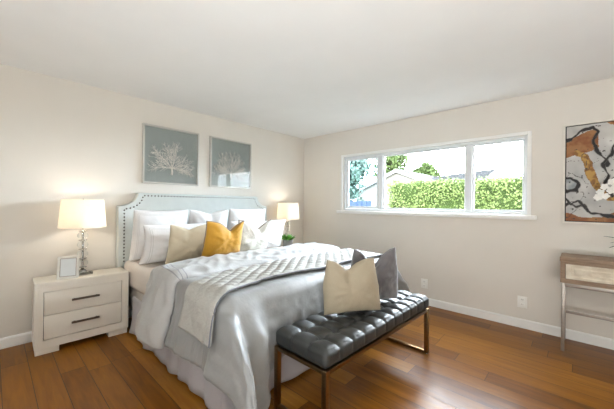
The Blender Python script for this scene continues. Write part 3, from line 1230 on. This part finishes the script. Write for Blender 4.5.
# ------------------------------------------------------------------ outlets
for x, z, lb in ((2.168, 0.267, 'white wall outlet just right of the bench, low on the window wall'), (3.19, 0.269, 'white wall outlet left of the console table, low on the window wall')):
    ol = thing('wall_outlet', lb, 'outlet', (x, -0.0005, z), 0, 'wall outlets on the window wall')
    box('cover_plate', (-0.042, -0.007, -0.06), (0.042, 0, 0.06), M['outlet'], ol, r=0.003)
    for s in (-1, 1):
        so = box('socket', (-0.017, -0.010, s * 0.026 - 0.017), (0.017, -0.006, s * 0.026 + 0.017), M['outlet'], ol, r=0.003)
        bm = bmesh.new()
        for q in (-0.007, 0.007):
            add_box(bm, (q - 0.0012, -0.0108, s * 0.026 - 0.002), (q + 0.0012, -0.0098, s * 0.026 + 0.009))
        link_mesh('slots', bm, M['slot'], so, smooth=False)

# ------------------------------------------------------------------ console table
CX0, CX1, CYF, CYB = 3.502, 4.62, -0.372, -0.03
ct = thing('console_table', 'greyed oak console table with whitewashed carved drawers on nickel legs, at the right edge', 'table', (CX0, 0, 0))
LC = CX1 - CX0
box('top', (-0.004, CYF - 0.004, 0.792), (LC + 0.004, CYB, 0.828), M['wood'], ct, r=0.003)
bm = bmesh.new()
add_box(bm, (0, CYF, 0.605), (0.034, CYB, 0.792), 0.001, 1)
add_box(bm, (LC - 0.034, CYF, 0.605), (LC, CYB, 0.792), 0.001, 1)
add_box(bm, (0.034, CYF, 0.605), (LC - 0.034, CYB, 0.640))
add_box(bm, (0.034, CYB - 0.01, 0.640), (LC - 0.034, CYB, 0.792))
add_box(bm, (LC / 2 - 0.014, CYF, 0.640), (LC / 2 + 0.014, CYB - 0.01, 0.792))
add_box(bm, (0.034, CYF, 0.771), (LC - 0.034, CYF + 0.02, 0.792))
link_mesh('case', bm, M['wood'], ct, smooth=False)
for x0, x1 in ((0.037, LC / 2 - 0.017), (LC / 2 + 0.017, LC - 0.037)):
    bm = bmesh.new()
    nx, nz = 60, 20
    z0, z1 = 0.643, 0.768
    g = []
    for i in range(nx + 1):
        row = []
        for j in range(nz + 1):
            x, z = x0 + (x1 - x0) * i / nx, z0 + (z1 - z0) * j / nz
            u, v = i / nx, j / nz
            edge = min(u * 8, (1 - u) * 8, v * 3, (1 - v) * 3, 1)
            rel = 0.006 * abs(math.sin(u * 16 + 5 * v * (1 if u < 0.5 else -1))) + 0.004 * fbm((u * 14, v * 5, 2), 2)
            row.append(bm.verts.new((x, CYF + 0.010 - (rel if edge >= 0.9 else 0.006 * (edge < 0.45)), z)))
        g.append(row)
    for i in range(nx):
        for j in range(nz):
            bm.faces.new((g[i][j], g[i + 1][j], g[i + 1][j + 1], g[i][j + 1]))
    add_box(bm, (x0, CYF + 0.0205, z0), (x1, CYF + 0.3, z1))
    link_mesh('drawer', bm, M['carved'], ct, smooth=False)
LG = 0.024
for x in (0.008, LC - 0.008 - LG):
    for y in (CYF + 0.008, CYB - 0.008 - LG):
        box('leg', (x, y, 0), (x + LG, y + LG, 0.605), M['steel'], ct, r=0.002)
    box('side_stretcher', (x, CYF + 0.008 + LG, 0.30), (x + LG, CYB - 0.008 - LG, 0.322), M['steel'], ct, r=0.002)
    box('end_rail', (x, CYF + 0.008 + LG, 0.565), (x + LG, CYB - 0.008 - LG, 0.605), M['steel'], ct, r=0.002)
box('stretcher', (0.008 + LG, -0.21, 0.30), (LC - 0.008 - LG, -0.188, 0.322), M['steel'], ct, r=0.002)
for y in (CYF + 0.008, CYB - 0.008 - LG):
    box('front_rail' if y < -0.2 else 'back_rail', (0.008 + LG, y, 0.57), (LC - 0.008 - LG, y + LG, 0.605), M['steel'], ct, r=0.002)

# orchid on the console, its pot beyond the right edge of the view
oc = thing('orchid', 'white orchid spray with dark strap leaves over the console table, at the right edge', 'plant', (3.99, -0.22, 0.828))
link_mesh('pot', add_lathe(bmesh.new(), [(0.05, 0), (0.065, 0.01), (0.075, 0.12), (0.071, 0.122), (0.064, 0.10), (0, 0.098)], n=24), M['outlet'], oc, autos=40)
bm = bmesh.new()
stem = []
for k in range(15):
    f = k / 14
    stem.append(Vector((-0.02 - 0.16 * f ** 1.6 - 0.03 * math.sin(f * PI), 0.0, 0.10 + 0.60 * math.sin(f * 1.75) / math.sin(1.57) if f < 0.9 else 0.10 + 0.60 * math.sin(0.9 * 1.75) - 0.05 * (f - 0.9) / 0.1)))
add_tube(bm, stem, 0.003, 6)
link_mesh('stem', bm, M['dark_leaf'], oc)


def blade(bm, base, ang, L, w, rise, droop):
    n = 9
    prev = None
    for k in range(n + 1):
        f = k / n
        r = L * f
        c = Vector((base[0] + math.cos(ang) * r, base[1] + math.sin(ang) * r, base[2] + rise * f - droop * f * f))
        hw_ = w * math.sin(PI * min(1, 0.12 + 0.88 * f)) + 0.0006
        s = Vector((-math.sin(ang), math.cos(ang), 0)) * hw_
        cur = (bm.verts.new(c - s + Vector((0, 0, hw_ * 0.3))), bm.verts.new(c), bm.verts.new(c + s + Vector((0, 0, hw_ * 0.3))))
        if prev:
            bm.faces.new((prev[0], prev[1], cur[1], cur[0]))
            bm.faces.new((prev[1], prev[2], cur[2], cur[1]))
        prev = cur


for a, L, rise, droop in ((PI * 1.02, 0.215, 0.20, 0.10), (PI * 0.85, 0.19, 0.16, 0.12), (0.3, 0.2, 0.16, 0.12), (-1.2, 0.13, 0.16, 0.1), (PI * 1.12, 0.20, 0.13, 0.12)):
    bm = bmesh.new()
    blade(bm, (0, 0, 0.095), a, L, 0.016, rise, droop)
    o = link_mesh('leaf', bm, M['dark_leaf'], oc)
    o.modifiers.new('solidify', 'SOLIDIFY').thickness = 0.002
rnd = random.Random(5)
for k, (fx, fz) in enumerate(((-0.17, 0.66), (-0.215, 0.62), (-0.18, 0.585), (-0.235, 0.575), (-0.12, 0.69), (-0.205, 0.535), (-0.15, 0.62), (-0.25, 0.53))):
    bm = bmesh.new()
    for q in range(5):
        a = q * 2 * PI / 5 + k
        c, s = math.cos(a), math.sin(a)
        L, w = 0.03, 0.013
        ring = [(0, 0), (0.3, -0.8), (0.7, -1), (1, -0.35), (1, 0.35), (0.7, 1), (0.3, 0.8)]
        vs_ = [bm.verts.new((L * u * c - w * v * s, -0.008 * u - 0.003 * (abs(v)), L * u * s + w * v * c)) for u, v in ring]
        bm.faces.new(vs_)
    t = bmesh.new()
    bmesh.ops.create_icosphere(t, subdivisions=1, radius=0.006)
    merge(bm, t, Matrix.Translation((0, -0.007, 0)))
    o = link_mesh('blossom', bm, M['petal'], oc, smooth=False)
    o.location = (fx, rnd.uniform(-0.02, 0.01), fz)
    o.rotation_euler = (rnd.uniform(-0.4, 0.4), 0, rnd.uniform(-0.5, 0.5))
    o.modifiers.new('solidify', 'SOLIDIFY').thickness = 0.0012

# ------------------------------------------------------------------ abstract painting
AX0, AX1, AZ0, AZ1 = 3.502, 4.46, 1.116, 2.062
art = thing('abstract_painting', 'abstract marbled painting in white, rust, black and gold on the window wall above the console', 'painting', (AX0, -0.001, AZ0))
AW, AH = AX1 - AX0, AZ1 - AZ0
bm = bmesh.new()
for lo, hi in (((0, -0.04, 0), (0.015, 0, AH)), ((AW - 0.015, -0.04, 0), (AW, 0, AH)), ((0.015, -0.04, 0), (AW - 0.015, 0, 0.015)), ((0.015, -0.04, AH - 0.015), (AW - 0.015, 0, AH))):
    add_box(bm, lo, hi)
link_mesh('float_frame', bm, M['art_frame'], art, smooth=False)


def seg_d(p, pts):
    best = 9.0
    for a, b in zip(pts, pts[1:]):
        ax, ay = a
        bx, by = b
        dx, dy = bx - ax, by - ay
        t = max(0, min(1, ((p[0] - ax) * dx + (p[1] - ay) * dy) / (dx * dx + dy * dy + 1e-12)))
        d = math.hypot(p[0] - ax - t * dx, p[1] - ay - t * dy)
        best = min(best, d)
    return best


def mixc(a, b, f):
    return [a[i] * (1 - f) + b[i] * f for i in range(3)]


# in picture units: x to the right and z up from the lower left corner, in metres
BLACKS = [
    ([(0.0, 0.78), (0.06, 0.80), (0.12, 0.865), (0.20, 0.89), (0.235, 0.84), (0.20, 0.77), (0.22, 0.68), (0.27, 0.60), (0.30, 0.53)], 0.013),
    ([(0.0, 0.43), (0.05, 0.43), (0.11, 0.37), (0.10, 0.315), (0.03, 0.30), (0.0, 0.31)], 0.009),
    ([(0.0, 0.14), (0.05, 0.19), (0.10, 0.15), (0.15, 0.17), (0.19, 0.10), (0.26, 0.09), (0.34, 0.06)], 0.011),
    ([(0.02, 0.24), (0.06, 0.17), (0.11, 0.215), (0.16, 0.15)], 0.008),
    ([(0.36, 0.72), (0.31, 0.62), (0.26, 0.55), (0.30, 0.44), (0.28, 0.34), (0.33, 0.25)], 0.010),
    ([(0.40, 0.95), (0.46, 0.80), (0.42, 0.66), (0.5, 0.5), (0.62, 0.42), (0.7, 0.25), (0.95, 0.2)], 0.014),
    ([(0.55, 0.95), (0.6, 0.75), (0.72, 0.66), (0.95, 0.62)], 0.012),
]
GOLD = [([(0.09, 0.665), (0.15, 0.64), (0.18, 0.55), (0.20, 0.44), (0.24, 0.33), (0.32, 0.24), (0.44, 0.2)], 0.026), ([(0.5, 0.9), (0.55, 0.7), (0.68, 0.55), (0.9, 0.5)], 0.03)]


def paint(x, z):
    wx = x + 0.018 * fbm((x * 9, z * 9, 1.0), 3)
    wz = z + 0.018 * fbm((x * 9, z * 9, 7.0), 3)
    c = [206, 204, 200]
    g = fbm((x * 5, z * 5, 3.3), 3)
    c = mixc(c, [168, 166, 166], smooth01(g * 1.1))
    c = mixc(c, [232, 230, 226], smooth01(-g * 1.2))
    rust = [146, 88, 46]
    inr = 0.0
    # rust band, upper left, under the first black line
    up_line = 0.79 + 0.55 * max(0, min(wx, 0.18) - 0.04)
    if wx < 0.235 and 0.625 + 0.28 * wx < wz < up_line:
        inr = 1
    if wz < 0.105 - 0.05 * math.sin(wx * 9):
        inr = 1
    if wz > 0.93 - 0.5 * max(0, wx - 0.26) and wx > 0.22 and wx < 0.5 and wz > 0.84:
        inr = 1
    if wx > 0.55 and 0.28 < wz < 0.42:
        inr = 1
    if inr:
        c = mixc(rust, [172, 120, 72], smooth01(0.5 + 1.3 * fbm((x * 12, z * 12, 8), 3)))
    if wx < 0.10 and 0.315 < wz < 0.42:
        c = mixc([150, 156, 158], [196, 198, 196], smooth01(0.5 + fbm((x * 20, z * 20, 2), 2)))
    for pts, w in GOLD:
        d = seg_d((wx, wz), pts)
        if d < w:
            c = mixc([196, 152, 74], [148, 102, 48], smooth01(0.5 + 2 * fbm((x * 25, z * 25, 4), 2)))
    for pts, w in BLACKS:
        d = seg_d((wx, wz), pts)
        ww = w * (0.75 + 0.8 * fbm((x * 14, z * 14, 12), 2))
        if d < ww:
            c = [30, 27, 27]
        elif d < ww + 0.006:
            c = mixc([96, 90, 86], c, (d - ww) / 0.006)
    # fine dark spatter and hair lines
    if fbm((x * 34, z * 34, 21), 2) > 0.62 or (abs(fbm((x * 7, z * 5, 31), 2)) < 0.012 and fbm((x * 3, z * 3, 40), 2) > 0.05):
        c = mixc(c, [60, 54, 52], 0.75)
    return [v * 0.9 for v in c]


bm = bmesh.new()
cl = bm.loops.layers.float_color.new('paint')
NN = 180
x0, x1, z0, z1 = 0.024, AW - 0.024, 0.024, AH - 0.024
gv = [[bm.verts.new((x0 + (x1 - x0) * i / NN, -0.034, z0 + (z1 - z0) * j / NN)) for j in range(NN + 1)] for i in range(NN + 1)]
for i in range(NN):
    for j in range(NN):
        f = bm.faces.new((gv[i][j], gv[i + 1][j], gv[i + 1][j + 1], gv[i][j + 1]))
        v = gv[i][j].co
        c = lin(paint(v.x, v.z))
        for lp_ in f.loops:
            lp_[cl] = c
cv = link_mesh('canvas', bm, M['canvas'], art, smooth=False)
sdm = cv.modifiers.new('solidify', 'SOLIDIFY')
sdm.thickness, sdm.offset = 0.0184, -1
if cv.data.polygons[0].normal.y > 0:
    sdm.offset = 1
box('inner_gap', (0.014, -0.0155, 0.014), (AW - 0.014, -0.002, AH - 0.014), M['black'], art, r=0)

# ------------------------------------------------------------------ outside: garden
GZ = -0.25
gr = box('ground', (-14, TH + 0.02, GZ - 0.1), (14, 26, GZ), M['lawn'], r=0)
struct(gr)


def leaf_cloud(bm, pts_n, rnd, size):
    """pts_n: list of (point, normal); adds one folded leaf at each"""
    for p, nrm in pts_n:
        d = (nrm + Vector((rnd.uniform(-1, 1), rnd.uniform(-1, 1), rnd.uniform(-1, 1))) * 0.9).normalized()
        a = d.orthogonal().normalized()
        a.rotate(Matrix.Rotation(rnd.uniform(0, 2 * PI), 3, d))
        b = d.cross(a)
        L, w = size * rnd.uniform(0.7, 1.3), size * 0.42
        v0 = bm.verts.new(p)
        v1 = bm.verts.new(p + a * L * 0.5 + b * w + d * w * 0.4)
        v2 = bm.verts.new(p + a * L)
        v3 = bm.verts.new(p + a * L * 0.5 - b * w + d * w * 0.4)
        bm.faces.new((v0, v1, v2))
        bm.faces.new((v0, v2, v3))


# hedge
HY0, HY1, HX0, HX1, HZ = 2.6, 3.5, 0.30, 6.5, 1.80
hg = thing('hedge', 'clipped leafy green hedge outside the window', 'hedge', ((HX0 + HX1) / 2, (HY0 + HY1) / 2, GZ))
ho = Vector(hg.location)
hh = (HZ - GZ) / 2


def hedge_disp(p, d):
    return 0.05 * fbm(p * 2.2, 3)


bm = rounded_grid_box((HX1 - HX0) / 2, (HY1 - HY0) / 2, hh, 0.15, 0.12, hedge_disp)
for v in bm.verts:
    v.co.z += hh
    v.co.z = max(0, v.co.z)
link_mesh('branches', bm, M['hedge_core'], hg)
rnd = random.Random(8)
bm = bmesh.new()
pn_ = []
a_, b_ = (HX1 - HX0) / 2, (HY1 - HY0) / 2
for k in range(20000):
    x = rnd.uniform(-a_, a_)
    w = rnd.random()
    if w < 0.68:
        p, nn = Vector((x, -b_, rnd.uniform(0.6, 2 * hh))), Vector((0, -1, 0.3))
    elif w < 0.92:
        p, nn = Vector((x, rnd.uniform(-b_, b_), 2 * hh)), Vector((0, 0, 1))
    else:
        p, nn = Vector((-a_, rnd.uniform(-b_, b_), rnd.uniform(0.4, 2 * hh))), Vector((-1, 0, 0.3))
    p = p + nn * (0.06 * fbm(p * 2.4, 3) + rnd.uniform(-0.03, 0.05)) + Vector((0, 0, -0.02))
    pn_.append((p, nn.normalized()))
leaf_cloud(bm, pn_, rnd, 0.045)
link_mesh('foliage', bm, M['hedge'], hg, smooth=False)


def make_tree(name, loc, height, blobs, label, material, nleaf, size, seed):
    rnd = random.Random(seed)
    t = thing(name, label, 'tree', loc, 0)
    bm = bmesh.new()
    add_tube(bm, [(0, 0, -0.02), (0.03, 0.02, height * 0.4), (-0.04, 0.0, height * 0.62), (0, 0, height * 0.8)], [0.13, 0.10, 0.08, 0.04], 10)
    for bx_, by_, bz_, br in blobs:
        add_tube(bm, [(0, 0, min(height * 0.45, bz_ * 0.7)), (bx_ * 0.5, by_ * 0.5, bz_ * 0.8), (bx_ * 0.9, by_ * 0.9, bz_)], [0.06, 0.045, 0.02], 8)
    link_mesh('trunk', bm, M['bark'], t)
    bm = bmesh.new()
    tot = sum(b[3] ** 2 for b in blobs)
    for bx_, by_, bz_, br in blobs:
        pts = []
        for k in range(int(nleaf * br * br / tot)):
            d = Vector((rnd.gauss(0, 1), rnd.gauss(0, 1), rnd.gauss(0, 1))).normalized()
            r = br * rnd.uniform(0.35, 1.0) * (1 + 0.25 * fbm(d * 2 + Vector((bx_, by_, bz_)), 2))
            pts.append((Vector((bx_, by_, bz_)) + d * r, d))
        leaf_cloud(bm, pts, rnd, size)
    link_mesh('foliage', bm, material, t, smooth=False)
    return t


make_tree('tree', (-2.35, 4.6, GZ), 3.4, [(-0.2, 0, 2.5, 0.75), (0.35, 0.1, 2.75, 0.6), (-0.6, 0.1, 3.0, 0.7), (0.1, 0, 3.4, 0.7), (0.1, 0, 2.0, 0.5), (-0.5, -0.1, 1.8, 0.55)], 'bushy blue-green tree seen through the left pane of the window', M['tree'], 5200, 0.13, 4)
make_tree('tree', (-4.9, 13.0, GZ), 5.2, [(-0.5, 0, 3.6, 0.8), (0.3, 0.1, 4.3, 0.75), (-0.5, 0, 4.7, 0.8), (0.45, 0, 3.4, 0.6)], 'loose light green tree against the sky left in the middle pane', M['tree2'], 2200, 0.2, 9)
make_tree('tree', (-3.0, 13.5, GZ), 3.9, [(-0.4, 0, 3.35, 0.55), (0.3, 0, 3.4, 0.5), (0.0, 0, 3.75, 0.4)], 'small round green tree behind the ridge of the neighbouring house', M['tree2'], 1400, 0.16, 15)

# board fence, low on the left
fc = thing('fence', 'blue-grey board fence low behind the left pane of the window', 'fence', (-0.6, 2.2, GZ))
bm = bmesh.new()
for k in range(14):
    x = -1.2 + k * 0.135
    add_box(bm, (x, -0.01, 0), (x + 0.125, 0.01, 1.365 - GZ), 0.0)
link_mesh('board_panel', bm, M['fence'], fc, smooth=False)
bm = bmesh.new()
for z in (0.4, 1.3):
    add_box(bm, (-1.2, 0.0105, z), (0.68, 0.045, z + 0.08))
link_mesh('rail', bm, M['fence'], fc, smooth=False)
box('post', (0.70, -0.04, 0), (0.78, 0.04, 1.40 - GZ), M['fascia'], fc, r=0.004)
box('post', (-1.30, -0.04, 0), (-1.22, 0.04, 1.40 - GZ), M['fascia'], fc, r=0.004)

# neighbouring house: gabled wing and main roof
hs = thing('neighbour_house', 'cream neighbouring house with white gable and grey shingle roof beyond the hedge', 'house', (-1.0, 8.0, GZ))


def hp(x, y, z):
    return (x + 1.0, y - 8.0, z - GZ)


gx, gz, gy = -2.16, 2.86, 8.0
el, er = (-4.3, 1.95), (-0.1, 2.02)
bm = bmesh.new()
add_prism(bm, [(-4.2 + 1, 0), (-0.35 + 1, 0), (-0.35 + 1, 2.0 - GZ), (gx + 1, gz - 0.13 - GZ), (-4.2 + 1, 1.9 - GZ)], 0.06, 4.0, 'Y')
link_mesh('gable_wall', bm, M['stucco'], hs, smooth=False)
for (ex, ez), nm in ((el, 'l'), (er, 'r')):
    bm = bmesh.new()
    add_prism(bm, [(gx + 1, gz - GZ), (ex + 1, ez - GZ), (ex + 1, ez - 0.07 - GZ), (gx + 1, gz - 0.09 - GZ)], 0.0, 4.2, 'Y')
    rf = link_mesh('gable_roof', bm, M['shingle'], hs, smooth=False)
    bm = bmesh.new()
    add_prism(bm, [(gx + 1, gz - 0.02 - GZ), (ex + 1, ez - 0.02 - GZ), (ex + 1, ez - 0.17 - GZ), (gx + 1, gz - 0.17 - GZ)], -0.04, -0.002, 'Y')
    link_mesh('bargeboard', bm, M['fascia'], rf, smooth=False)
# main roof slope: its ridge runs to the right and nearer
A, B = Vector(hp(-1.19, 9.6, 2.56)), Vector(hp(1.62, 7.6, 2.53))
dn = Vector((-0.9, -1.5, -0.75))
bm = bmesh.new()
A2, B2 = A + dn * 0.8 + Vector((0.5, 0, 0)), B + Vector((-0.45, -0.75, -0.62))
th = Vector((0, 0, -0.08))
vsA = [bm.verts.new(p) for p in (A, B, B2, A2)]
vsB = [bm.verts.new(p + th) for p in (A, B, B2, A2)]
bm.faces.new(vsA)
bm.faces.new(vsB)
for i in range(4):
    j = (i + 1) % 4
    bm.faces.new((vsA[i], vsA[j], vsB[j], vsB[i]))
mr = link_mesh('main_roof', bm, M['shingle'], hs, smooth=False)
bm = bmesh.new()
add_tube(bm, [B + Vector((0.03, -0.02, -0.04)), B2 + Vector((0.03, -0.02, -0.04))], 0.06, 4)
link_mesh('bargeboard', bm, M['fascia'], mr, smooth=False)
bm = bmesh.new()
Y_ = B2.y + 0.4
add_box(bm, (A2.x + 0.6, Y_, 0), (B2.x - 0.1, Y_ + 1.2, B2.z - 0.1))
link_mesh('side_wall', bm, M['stucco'], hs, smooth=False)
